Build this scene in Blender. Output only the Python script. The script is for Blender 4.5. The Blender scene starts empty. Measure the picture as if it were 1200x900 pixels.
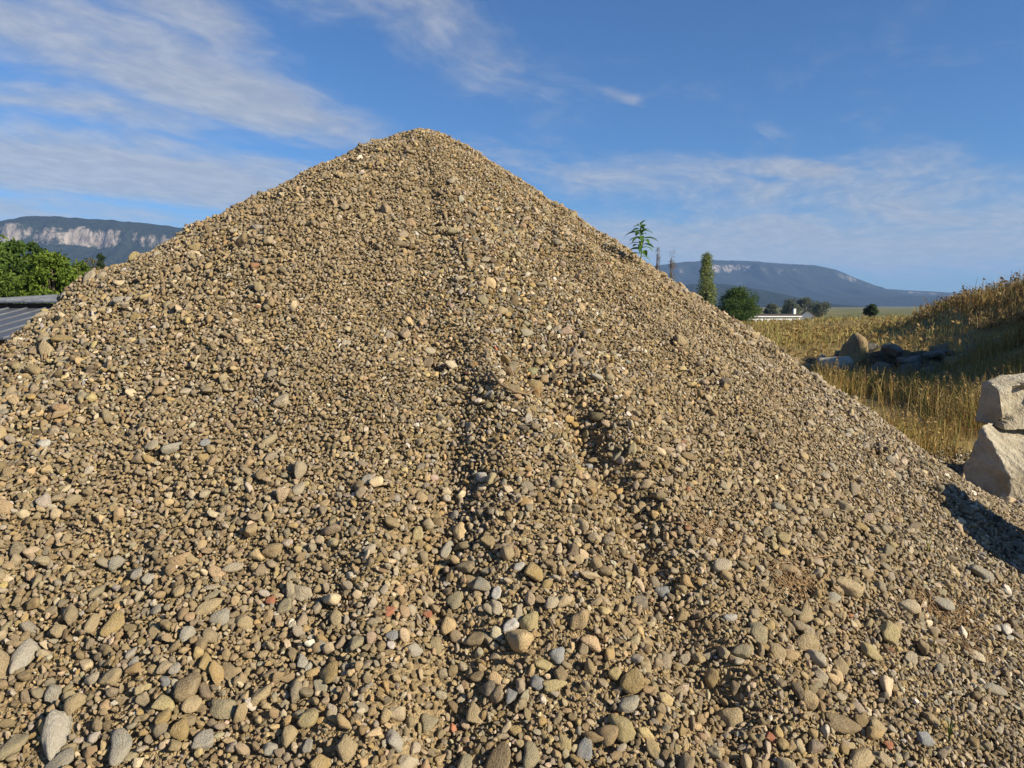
import bpy, bmesh, math, random
import numpy as np
from mathutils import Vector, Matrix, Euler
R = math.radians
scene = bpy.context.scene
col = scene.collection
random.seed(7)
rng = np.random.default_rng(11)

# ------------------------------------------------------------------ camera, sky, sun, exposure
F = 841.0                                   # focal length in pixels of a 1200 px wide picture
PITCH = math.atan(92 / F)
EYE = 1.6
cam_d = bpy.data.cameras.new('camera')
cam_d.sensor_width = 36.0
cam_d.lens = 36.0 * F / 1200.0
cam_d.clip_start = 0.05
cam_d.clip_end = 60000
cam = bpy.data.objects.new('camera', cam_d)
cam.location = (0, 0, EYE)
cam.rotation_euler = (R(90) - PITCH, 0, 0)
col.objects.link(cam)
scene.camera = cam

SUN_EL, SUN_AZ = R(26.5), R(60)               # azimuth measured from behind the camera towards the right
sun_dir = Vector((math.sin(SUN_AZ) * math.cos(SUN_EL), -math.cos(SUN_AZ) * math.cos(SUN_EL), math.sin(SUN_EL)))
sd = bpy.data.lights.new('sun', 'SUN')
sd.energy = 5.0
sd.angle = R(0.53)
sd.color = (1.0, 0.90, 0.715)
sun = bpy.data.objects.new('sun', sd)
sun.rotation_euler = sun_dir.to_track_quat('Z', 'Y').to_euler()
col.objects.link(sun)

scene.view_settings.view_transform = 'Standard'
scene.view_settings.look = 'None'
scene.view_settings.gamma = 1.0
scene.view_settings.exposure = 0.80
scene.view_settings.use_curve_mapping = False
scene.cycles.max_bounces = 5
scene.cycles.diffuse_bounces = 3
scene.cycles.transmission_bounces = 4
scene.cycles.transparent_max_bounces = 8
scene.cycles.volume_bounces = 0


class NT:
    """small helper for node trees"""
    def __init__(self, tree):
        self.t = tree
        self.n = tree.nodes
        self.l = tree.links

    def new(self, typ, ins=None, **kw):
        n = self.n.new(typ)
        for k, v in kw.items():
            setattr(n, k, v)
        for k, v in (ins or {}).items():
            self.put(n.inputs[k], v)
        return n

    def put(self, sock, v):
        if isinstance(v, bpy.types.NodeSocket):
            self.l.new(v, sock)
        elif isinstance(v, bpy.types.Node):
            self.l.new(v.outputs[0], sock)
        else:
            sock.default_value = v

    def math(self, op, a, b=None, c=None, clamp=False):
        n = self.n.new('ShaderNodeMath')
        n.operation = op
        n.use_clamp = clamp
        self.put(n.inputs[0], a)
        if b is not None:
            self.put(n.inputs[1], b)
        if c is not None:
            self.put(n.inputs[2], c)
        return n.outputs[0]

    def noise(self, vec, scale, detail=4, rough=0.55, w=None):
        n = self.n.new('ShaderNodeTexNoise')
        if w is not None:
            n.noise_dimensions = '4D'
            self.put(n.inputs['W'], w)
        if vec is not None:
            self.put(n.inputs['Vector'], vec)
        n.inputs['Scale'].default_value = scale
        n.inputs['Detail'].default_value = detail
        n.inputs['Roughness'].default_value = rough
        return n.outputs['Fac']

    def ramp(self, fac, lo, hi, a=0.0, b=1.0, smooth=True):
        n = self.n.new('ShaderNodeMapRange')
        n.interpolation_type = 'SMOOTHSTEP' if smooth else 'LINEAR'
        self.put(n.inputs[0], fac)
        for i, v in zip((1, 2, 3, 4), (lo, hi, a, b)):
            n.inputs[i].default_value = v
        return n.outputs[0]

    def mix(self, fac, a, b, blend='MIX'):
        n = self.n.new('ShaderNodeMix')
        n.data_type = 'RGBA'
        n.blend_type = blend
        self.put(n.inputs[0], fac)
        for i, v in ((6, a), (7, b)):
            if isinstance(v, tuple) and len(v) == 3:
                v = v + (1.0,)
            self.put(n.inputs[i], v)
        return n.outputs[2]


world = bpy.data.worlds.new('World')
scene.world = world
world.use_nodes = True
world.node_tree.nodes.clear()
W = NT(world.node_tree)
sky = W.new('ShaderNodeTexSky', sky_type='NISHITA', sun_disc=False, sun_elevation=SUN_EL, sun_rotation=math.pi - SUN_AZ, altitude=300, air_density=1.0, dust_density=0.3, ozone_density=3.0)
tc = W.new('ShaderNodeTexCoord')
sep = W.new('ShaderNodeSeparateXYZ', {0: tc.outputs['Generated']})
zz = W.math('ADD', W.math('MAXIMUM', sep.outputs[2], 0.0), 0.10)
cu = W.math('DIVIDE', sep.outputs[0], zz)
cv = W.math('DIVIDE', sep.outputs[1], zz)
cuv = W.new('ShaderNodeCombineXYZ', {0: cu, 1: cv}).outputs[0]


def cloud_uv(px, py):
    u = (450 - py) / F
    a = (px - 600) / F
    d = Vector((a, math.cos(PITCH) + u * math.sin(PITCH), -math.sin(PITCH) + u * math.cos(PITCH))).normalized()
    z = max(d.z, 0) + 0.10
    return d.x / z, d.y / z


warp = W.new('ShaderNodeTexNoise', {'Vector': cuv, 'Scale': 0.8, 'Detail': 4.0})
wv = W.new('ShaderNodeVectorMath', {0: warp.outputs['Color'], 1: (0.5, 0.5, 0.5)}, operation='SUBTRACT').outputs[0]
wv = W.new('ShaderNodeVectorMath', {0: wv, 'Scale': 0.75}, operation='SCALE').outputs[0]
wuv = W.new('ShaderNodeVectorMath', {0: cuv, 1: wv}, operation='ADD').outputs[0]
bank = None
# the long cloud banks of that morning, each an elongated patch of the cloud layer: ends and half width in the layer, strength
for (p0, p1, hw, st) in (((-250, -60), (420, 172), 0.36, 1.0), ((-300, 60), (300, 165), 0.26, .85), ((-200, 178), (350, 228), 0.75, 1.4), ((330, -60), (610, 100), 0.32, .68),
                         ((60, -40), (300, 75), .2, .7), ((-200, 245), (250, 262), .5, .85), ((560, 185), (1020, 265), 0.5, .7), ((830, 190), (1000, 215), 0.28, .85), ((940, 215), (1350, 300), 0.95, .85), ((690, 95), (745, 135), .06, .5),
                         ((600, 285), (1300, 308), 1.5, 1.15)):
    a = Vector(cloud_uv(*p0)); b = Vector(cloud_uv(*p1))
    m = (a + b) / 2
    ln = (b - a).length / 2 + hw
    ang = math.atan2(b.y - a.y, b.x - a.x)
    mp = W.new('ShaderNodeMapping', {'Vector': wuv, 'Location': (m.x, m.y, 0), 'Rotation': (0, 0, ang), 'Scale': (ln, hw, 1)}, vector_type='TEXTURE')
    le = W.new('ShaderNodeVectorMath', {0: mp}, operation='LENGTH').outputs['Value']
    f = W.ramp(le, 0.15, 1.25, st, 0.0)
    bank = f if bank is None else W.math('MAXIMUM', bank, f)
a0 = Vector(cloud_uv(0, 40)); b0 = Vector(cloud_uv(400, 170))
sang = math.atan2(b0.y - a0.y, b0.x - a0.x)
st1 = W.new('ShaderNodeMapping', {'Vector': wuv, 'Rotation': (0, 0, sang), 'Scale': (1.0, 0.62, 1)}, vector_type='TEXTURE')
n1 = W.noise(st1.outputs[0], 1.4, 5, 0.55)
n2 = W.noise(st1.outputs[0], 6.5, 6, 0.62)
nn = W.math('ADD', W.math('MULTIPLY', n1, 0.68), W.math('MULTIPLY', n2, 0.32))
dens = W.math('ADD', W.math('MULTIPLY', bank, 0.42), nn)
cl = W.ramp(dens, 0.52, 0.97, 0.0, 0.78)
skyc = W.mix(1.0, sky.outputs[0], (0.52, 0.90, 1.30), 'MULTIPLY')
# thin cloud: scattered white-grey over the blue
cloudc = W.mix(W.ramp(n2, .35, .7), (4.7, 4.9, 5.3), (6.0, 6.1, 6.3))
fin = W.mix(cl, skyc, cloudc)
bg = W.new('ShaderNodeBackground', {'Color': fin, 'Strength': 0.054})
wo = W.new('ShaderNodeOutputWorld', {'Surface': bg})

# ------------------------------------------------------------------ helpers


def tag(o, label=None, cat=None, group=None, kind=None):
    if label: o['label'] = label
    if cat: o['category'] = cat
    if group: o['group'] = group
    if kind: o['kind'] = kind
    return o


def empty(name, loc, label, cat, group=None, rz=0.0):
    o = bpy.data.objects.new(name, None)
    o.location = loc
    o.rotation_euler = (0, 0, rz)
    o.empty_display_size = 0.1
    col.objects.link(o)
    return tag(o, label, cat, group)


def link(name, me, mat=None, parent=None, loc=None):
    o = bpy.data.objects.new(name, me)
    if mat is not None and not me.materials:
        me.materials.append(mat)
    col.objects.link(o)
    if parent is not None:
        o.parent = parent
    if loc is not None:
        o.location = loc
    return o


def np_mesh(name, verts, faces, smooth=False, cols=None):
    """faces: (n,k) int array with the same k for all"""
    verts = np.asarray(verts, dtype=np.float32)
    faces = np.asarray(faces, dtype=np.int32)
    me = bpy.data.meshes.new(name)
    k = faces.shape[1]
    me.vertices.add(len(verts))
    me.vertices.foreach_set('co', verts.ravel())
    me.loops.add(faces.size)
    me.loops.foreach_set('vertex_index', faces.ravel())
    me.polygons.add(len(faces))
    me.polygons.foreach_set('loop_start', np.arange(0, faces.size, k, dtype=np.int32))
    me.polygons.foreach_set('loop_total', np.full(len(faces), k, dtype=np.int32))
    me.polygons.foreach_set('use_smooth', np.full(len(faces), smooth))
    me.update(calc_edges=True)
    if cols is not None:
        ca = me.attributes.new('col', 'FLOAT_COLOR', 'POINT')
        c4 = np.ones((len(verts), 4), dtype=np.float32)
        c4[:, :3] = cols
        ca.data.foreach_set('color', c4.ravel())
    return me


def bm_mesh(name, bm, smooth=False):
    me = bpy.data.meshes.new(name)
    bm.normal_update()
    bm.to_mesh(me)
    bm.free()
    if smooth:
        for p in me.polygons: p.use_smooth = True
    return me


def grid_faces(nu, nv, wrap=False):
    i = np.arange(nu - (0 if wrap else 1))[:, None]
    j = np.arange(nv - 1)[None, :]
    i2 = (i + 1) % nu
    f = np.stack([i * nv + j, i2 * nv + j, i2 * nv + j + 1, i * nv + j + 1], -1)
    return f.reshape(-1, 4)


def hash2(ix, iy, seed):
    h = (ix.astype(np.int64) * 374761393 + iy.astype(np.int64) * 668265263 + seed * 982451653) & 0xFFFFFFFF
    h = ((h ^ (h >> 13)) * 1274126177) & 0xFFFFFFFF
    h = h ^ (h >> 16)
    return (h & 0xFFFF) / 65535.0


def vnoise(x, y, seed=0):
    x = np.asarray(x, float); y = np.asarray(y, float)
    ix = np.floor(x); iy = np.floor(y)
    fx = x - ix; fy = y - iy
    fx = fx * fx * fx * (fx * (fx * 6 - 15) + 10); fy = fy * fy * fy * (fy * (fy * 6 - 15) + 10)
    a = hash2(ix, iy, seed); b = hash2(ix + 1, iy, seed); c = hash2(ix, iy + 1, seed); d = hash2(ix + 1, iy + 1, seed)
    return (a + (b - a) * fx) * (1 - fy) + (c + (d - c) * fx) * fy


def fbm(x, y, oct=4, seed=0, gain=.5):
    s = 0; a = 1; t = 0
    for o in range(oct):
        s = s + a * (vnoise(x * 2 ** o + 17.3 * o, y * 2 ** o - 9.1 * o, seed + o) - .5)
        t += a
        a *= gain
    return s / t * 2          # about -1..1


def sstep(x, a, b):
    t = np.clip((x - a) / (b - a), 0, 1)
    return t * t * (3 - 2 * t)


CP, SP = math.cos(PITCH), math.sin(PITCH)


def proj(x, y, z):
    z = z - EYE
    d = y * CP - z * SP
    u = z * CP + y * SP
    return 600 + F * x / d, 450 - F * u / d, d


def spot(px, py, Y):
    """world point at distance Y in front of the camera"""
    u = (450 - py) / F
    dy = CP + u * SP
    t = Y / dy
    return Vector(((px - 600) / F * t, Y, EYE + (-SP + u * CP) * t))


def mat(name, base=(.5, .5, .5), rough=.9, spec=.25):
    m = bpy.data.materials.new(name)
    m.use_nodes = True
    m.node_tree.nodes.clear()
    t = NT(m.node_tree)
    b = t.new('ShaderNodeBsdfPrincipled')
    b.inputs['Base Color'].default_value = (*base, 1)
    b.inputs['Roughness'].default_value = rough
    b.inputs['Specular IOR Level'].default_value = spec
    o = t.new('ShaderNodeOutputMaterial', {'Surface': b})
    return m, t, b


def bump(t, b, height, strength=.5, dist=.01):
    n = t.new('ShaderNodeBump', {'Height': height, 'Strength': strength, 'Distance': dist})
    t.put(b.inputs['Normal'], n.outputs[0])


# ------------------------------------------------------------------ materials
# single stones: colour of their own, mottled, dusty
m_stone, t, b = mat('stone', rough=.88, spec=.22)
at = t.new('ShaderNodeAttribute', attribute_type='INSTANCER', attribute_name='col')
oi = t.new('ShaderNodeObjectInfo')
tco = t.new('ShaderNodeTexCoord')
w_ = t.math('MULTIPLY', oi.outputs['Random'], 60.0)
nA = t.noise(tco.outputs['Object'], 1.3, 3, .6, w_)
nB = t.noise(tco.outputs['Object'], 6.0, 4, .65, w_)
nC = t.noise(tco.outputs['Object'], 22.0, 3, .6, w_)
c1 = t.mix(t.ramp(nB, .3, .7, .74, 1.12), (0, 0, 0), at.outputs['Color'])
c1 = t.mix(t.ramp(nA, .45, .7, .0, .5), c1, (.47, .365, .22))           # sandy dust film
c1 = t.mix(t.ramp(nC, .62, .8, 0, .35), c1, (.17, .12, .07))           # pores, specks
t.put(b.inputs['Base Color'], c1)
hh = t.math('ADD', t.math('MULTIPLY', nB, .7), t.math('MULTIPLY', nC, .3))
bump(t, b, hh, .6, .2)

# sand and fines between the stones, toned dark to deepen the gap shade
m_fines, t, b = mat('gravel_fines', rough=.97, spec=.1)
tco = t.new('ShaderNodeTexCoord')
v1 = t.new('ShaderNodeTexVoronoi', {'Vector': tco.outputs['Object'], 'Scale': 95.0})
v2 = t.new('ShaderNodeTexVoronoi', {'Vector': tco.outputs['Object'], 'Scale': 190.0})
nf = t.noise(tco.outputs['Object'], 9, 5)
cc = t.mix(t.ramp(nf, .3, .7), (.15, .108, .058), (.24, .178, .10))
vv = t.new('ShaderNodeRGBToBW', {0: v1.outputs['Color']})
cc = t.mix(t.ramp(vv.outputs[0], .2, .8, 0, .8), cc, (.42, .31, .165))
t.put(b.inputs['Base Color'], cc)
bump(t, b, t.math('ADD', v1.outputs['Distance'], t.math('MULTIPLY', v2.outputs['Distance'], .5)), 1.0, -.012)

# big weathered limestone
def rock_mat(name, c_a, c_b, c_lichen, scale):
    m, t, b = mat(name, rough=.92, spec=.18)
    tc_ = t.new('ShaderNodeTexCoord')
    n1_ = t.noise(tc_.outputs['Object'], scale, 6, .62)
    n2_ = t.noise(tc_.outputs['Object'], scale * 5, 5, .65)
    n3_ = t.noise(tc_.outputs['Object'], scale * 22, 3, .6)
    c = t.mix(t.ramp(n1_, .35, .65), c_a, c_b)
    c = t.mix(t.ramp(n2_, .5, .72, 0, .7), c, c_lichen)
    c = t.mix(t.ramp(n3_, .6, .8, 0, .5), c, (.10, .085, .06))
    t.put(b.inputs['Base Color'], c)
    bump(t, b, t.math('ADD', t.math('MULTIPLY', n2_, .7), t.math('MULTIPLY', n3_, .3)), .9, .06)
    return m


m_block = rock_mat('quarried_limestone', (.44, .39, .29), (.30, .25, .17), (.52, .475, .375), 2.2)
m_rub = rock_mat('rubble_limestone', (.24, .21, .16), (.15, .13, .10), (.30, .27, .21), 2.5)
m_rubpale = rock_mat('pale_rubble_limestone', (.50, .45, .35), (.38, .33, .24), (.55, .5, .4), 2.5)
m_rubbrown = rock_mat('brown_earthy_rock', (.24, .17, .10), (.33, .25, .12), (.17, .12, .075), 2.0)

# ground
m_ground, t, b = mat('ground_soil', rough=1.0, spec=.05)
geo = t.new('ShaderNodeNewGeometry')
pos = geo.outputs['Position']
g1 = t.noise(pos, .35, 5)
g2 = t.noise(pos, 4, 5)
g3 = t.noise(pos, .03, 4)
c = t.mix(t.ramp(g1, .35, .65), (.20, .145, .065), (.30, .22, .085))
c = t.mix(t.ramp(g2, .45, .7, 0, .5), c, (.10, .085, .04))
ln = t.new('ShaderNodeVectorMath', {0: pos}, operation='LENGTH').outputs['Value']
fields = t.mix(t.ramp(g3, .42, .58), (.10, .12, .04), (.22, .18, .08))
sxy = t.new('ShaderNodeSeparateXYZ', {0: pos})
berm = t.math('MULTIPLY', t.ramp(sxy.outputs[1], 15.6, 16.6), t.ramp(sxy.outputs[1], 19.2, 18.2))
berm = t.math('MULTIPLY', berm, t.ramp(sxy.outputs[0], 5.2, 7.0))
c = t.mix(t.math('MULTIPLY', berm, t.ramp(g2, .3, .6, .5, .95)), c, (.075, .06, .042))     # bare earth of the berm, spread dark to stand in for ditch shade
c = t.mix(t.ramp(ln, 90, 160), c, fields)
c = t.mix(t.ramp(ln, 7.0, 4.5, 0, .9), c, t.mix(t.ramp(g2, .4, .65), (.20, .15, .09), (.29, .22, .13)))
t.put(b.inputs['Base Color'], c)
bump(t, b, g2, .6, .05)


def leaf_mat(name, transl=.35):
    m = bpy.data.materials.new(name)
    m.use_nodes = True
    m.node_tree.nodes.clear()
    t = NT(m.node_tree)
    a = t.new('ShaderNodeAttribute', attribute_name='col')
    d = t.new('ShaderNodeBsdfPrincipled', {'Base Color': a.outputs['Color'], 'Roughness': .7})
    d.inputs['Specular IOR Level'].default_value = .2
    tr = t.new('ShaderNodeBsdfTranslucent', {'Color': a.outputs['Color']})
    mx = t.new('ShaderNodeMixShader', {0: transl, 1: d.outputs[0], 2: tr.outputs[0]})
    t.new('ShaderNodeOutputMaterial', {'Surface': mx})
    return m


m_leaf = leaf_mat('leaf')
m_grass = leaf_mat('dry_grass_blade', .25)
m_bark, t, b = mat('bark', (.10, .075, .05))
tcb = t.new('ShaderNodeTexCoord')
nb = t.noise(tcb.outputs['Object'], 9, 5)
t.put(b.inputs['Base Color'], t.mix(nb, (.06, .045, .03), (.17, .13, .09)))
bump(t, b, nb, .7, .03)

# ------------------------------------------------------------------ ground sheet and terrain
MOUND = [((15.8, 10.2), 5.5, .78), ((22.5, 17.0), 4.2, .52), ((26.6, 28.0), 4.1, .39), ((36, 40), 3.8, .3)]  # first point: out-of-view end, raised to throw shade on the rubble


def terrain(x, y):
    x = np.asarray(x, float); y = np.asarray(y, float)
    r = np.hypot(x, y)
    z = (.75 * sstep(x, 20, 40) - .35) * sstep(r, 22, 62) * sstep(y, 5, 30) * sstep(x, -10, 5)
    z = z - 5.2 * sstep(r, 78, 130)
    z = z - 1.2 * sstep(-x, 5, 11) * sstep(r, 6, 13) * (1 - sstep(r, 78, 130))
    z = z + .62 * np.exp(-((y - 17.4 - .06 * (x - 9)) / .8) ** 2) * sstep(x, 5.6, 7.2) * (1 - sstep(x, 13, 16)) * (.7 + .6 * fbm(x * 1.3, y * 1.3, 3, 33))
    best = np.full(x.shape, -9.)
    for i in range(len(MOUND) - 1):
        (ax, ay), ah, asl = MOUND[i]
        (bx, by), bh, bsl = MOUND[i + 1]
        dx, dy = bx - ax, by - ay
        t_ = np.clip(((x - ax) * dx + (y - ay) * dy) / (dx * dx + dy * dy), 0, 1)
        d = np.hypot(x - ax - t_ * dx, y - ay - t_ * dy)
        best = np.maximum(best, ah + (bh - ah) * t_ - (asl + (bsl - asl) * t_) * (np.sqrt(d * d + 2.5) - 1.58))
    best = best + .55 * fbm(x * .35, y * .35, 4, 5) * sstep(best, -.5, 1.5)
    k = .22
    zm = np.log(np.exp(np.clip(z / k, -40, 40)) + np.exp(np.clip(best / k, -40, 40))) * k
    z = np.where(best > -2.5, zm, z)
    z = z + .10 * fbm(x * .5, y * .5, 4, 9) * sstep(r, 7, 14) * (1 - sstep(r, 200, 400))
    return z


nr, na = 230, 400
rad = np.concatenate([[0.0], np.geomspace(.6, 11000, nr - 1)])
ang = np.linspace(0, 2 * np.pi, na, endpoint=False)
A, RR = np.meshgrid(ang, rad, indexing='ij')
gx, gy = RR * np.sin(A), RR * np.cos(A)
gz = terrain(gx, gy)
me = np_mesh('ground', np.stack([gx, gy, gz], -1).reshape(-1, 3), grid_faces(na, nr, True)[:, ::-1], True)
ground = link('ground', me, m_ground)
tag(ground, 'dry earthy ground running out to the fields', None, None, 'structure')

# ------------------------------------------------------------------ the gravel heap
AX, AY, AZ = -0.765, 6.3, 3.06
PH = np.array([-180, -150, -110, -90, -60, -30, 0, 60, 120, 180.])
SS = np.array([.58, .575, .60, .645, .68, .70, .70, .65, .58, .58])
# rills washed and rolled down the front: polyline, depth, half width
RILLS = [([(-.32, 3.5), (-.30, 3.33), (-.27, 3.04), (-.24, 2.79), (-.23, 2.57), (-.23, 2.38), (-.15, 2.13), (-.17, 1.95), (-.13, 1.5)], .080, .10),
         ([(-.04, 3.7), (.08, 3.44), (.24, 3.27), (.37, 3.02), (.49, 2.85), (.55, 2.61), (.60, 2.43), (.66, 2.1)], .075, .11),
         ([(.35, 4.6), (.8, 3.9), (1.15, 3.2), (1.35, 2.6)], .03, .14),
         ([(-.55, 5.5), (-.50, 4.8), (-.40, 4.2)], .02, .10)]


def seg_dist(x, y, pl):
    d = np.full(x.shape, 9.)
    for (ax, ay), (bx, by) in zip(pl[:-1], pl[1:]):
        dx, dy = bx - ax, by - ay
        t_ = np.clip(((x - ax) * dx + (y - ay) * dy) / (dx * dx + dy * dy), 0, 1)
        d = np.minimum(d, np.hypot(x - ax - t_ * dx, y - ay - t_ * dy))
    return d


def heap_h(x, y, detail=True):
    x = np.asarray(x, float); y = np.asarray(y, float)
    dx, dy = x - AX, y - AY
    r = np.hypot(dx, dy)
    ph = np.degrees(np.arctan2(dy, dx))
    s = np.interp(ph, PH, SS)
    h = AZ - s * (np.sqrt(r * r + .09) - .3)
    # small shoulder of coarse stones on the left flank
    h = h + .02 * np.exp(-(((x + 2.93) / .28) ** 2 + ((y - 5.0) / .5) ** 2))
    h = h - .05 * sstep(-x, 2.3, 2.8) * sstep(y, 2.5, 4)
    h = h - .17 * sstep(-x, 2.92, 3.3) * sstep(y, 2.5, 4)
    if detail:
        g = sstep(r, .2, 1.6)
        wx = x + .07 * fbm(x * 2.6, y * 2.6, 3, 41)
        wy = y + .07 * fbm(x * 2.6, y * 2.6, 3, 42)
        for pl, dep, wid in RILLS:
            d = seg_dist(wx, wy, pl)
            m = dep * (np.exp(-(d / wid) ** 2) - .3 * np.exp(-((d - 2.1 * wid) / (1.1 * wid)) ** 2))
            h = h - m * np.clip(.85 + 1.3 * fbm(x * 2.2, y * 2.2, 3, 61), .2, 1.4)
        h = h + .05 * np.exp(-(seg_dist(wx, wy, [(-.72, 6.0), (-.45, 5.0), (-.2, 4.0), (.02, 3.2), (.12, 2.4)]) / .2) ** 2)   # the ridge down the middle
        pr = ph * .12
        h = h + .05 * g * fbm(pr * 1.0, r * .35, 3, 3)
        h = h + .055 * g * fbm(x * 1.6, y * 1.6, 3, 1) + .03 * fbm(x * 6, y * 6, 3, 2)
    k = .09
    h = np.log(np.exp(np.clip((h) / k, -60, 60)) + np.exp(np.clip(.012 / k, -60, 60))) * k
    return h


heap = empty('gravel_heap', (AX, AY, 0), 'tall conical heap of tan and grey gravel filling the foreground', 'gravel heap')
hloc = Vector((AX, AY, 0))
# core: heightfield of fines
cx = np.arange(-7.6, 6.4, .022); cy = np.arange(.9, 12.6, .022)
X, Y = np.meshgrid(cx, cy, indexing='ij')
Z = heap_h(X, Y) - .018 + .008 * fbm(X * 14, Y * 14, 3, 88)
edge = np.minimum.reduce([X - cx[0], cx[-1] - X, Y - cy[0], cy[-1] - Y])
Z = Z - .25 * (1 - sstep(edge, 0, .6))
me = np_mesh('heap_core', np.stack([X - AX, Y - AY, Z], -1).reshape(-1, 3), grid_faces(len(cx), len(cy)), True)
core = link('heap_core', me, m_fines, heap)
tag(core, 'sandy fines packed between the stones')


def stone_mesh(name, seed, p, sub=3, nplane=18, lump=.05):
    r_ = np.random.default_rng(seed)
    bm = bmesh.new()
    bmesh.ops.create_icosphere(bm, subdivisions=sub, radius=1)
    bm.verts.ensure_lookup_table()
    U = np.array([v.co[:] for v in bm.verts])
    n = r_.normal(size=(nplane, 3)); n /= np.linalg.norm(n, axis=1)[:, None]
    d = r_.uniform(.68, 1.0, nplane)
    q = np.maximum(U @ n.T, 0) / d
    rad_ = (np.sum(q ** p, 1) + 1e-9) ** (-1 / p)
    rad_ = np.minimum(rad_, 1.6)
    P = U * rad_[:, None]
    for o in range(3):
        k = r_.normal(size=3) * (2.0 * 1.9 ** o)
        P = P * (1 + lump / (1 + o) * np.sin(P @ k + r_.uniform(0, 6)))[:, None]
    # chips and pits
    for o in range(10):
        c0_ = r_.normal(size=3); c0_ /= np.linalg.norm(c0_)
        dd_ = np.linalg.norm(P / np.linalg.norm(P, axis=1)[:, None] - c0_, axis=1)
        P = P * (1 - r_.uniform(-.05, .10) * np.exp(-(dd_ / r_.uniform(.18, .45)) ** 2))[:, None]
    P -= (P.max(0) + P.min(0)) / 2
    P /= (P.max(0) - P.min(0)) / 2
    for v, c_ in zip(bm.verts, P): v.co = c_
    return bm_mesh(name, bm, True)


PROTO = []
for i in range(18):
    p_ = (9, 13, 20, 30, 42, 60)[i % 6]
    me = stone_mesh('stone', 100 + i, p_, 3, (22, 17, 14, 12, 10, 9)[i % 6], .05)
    me.materials.append(m_stone)
    PROTO.append(me)

for i in range(4):                                      # well rolled, for long and round pebbles
    me = stone_mesh('stone', 180 + i, 9, 3, 26, .06)
    me.materials.append(m_stone)
    PROTO.append(me)

PAL = {'t': (.48, .365, .20), 'c': (.56, .47, .33), 'w': (.72, .68, .60), 'o': (.44, .31, .125), 'y': (.50, .40, .19), 'g': (.40, .37, .295),
       'b': (.32, .335, .34), 'v': (.38, .325, .20), 'r': (.50, .17, .09), 'n': (.26, .19, .105), 'k': (.19, .165, .13), 'l': (.47, .43, .35)}
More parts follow.
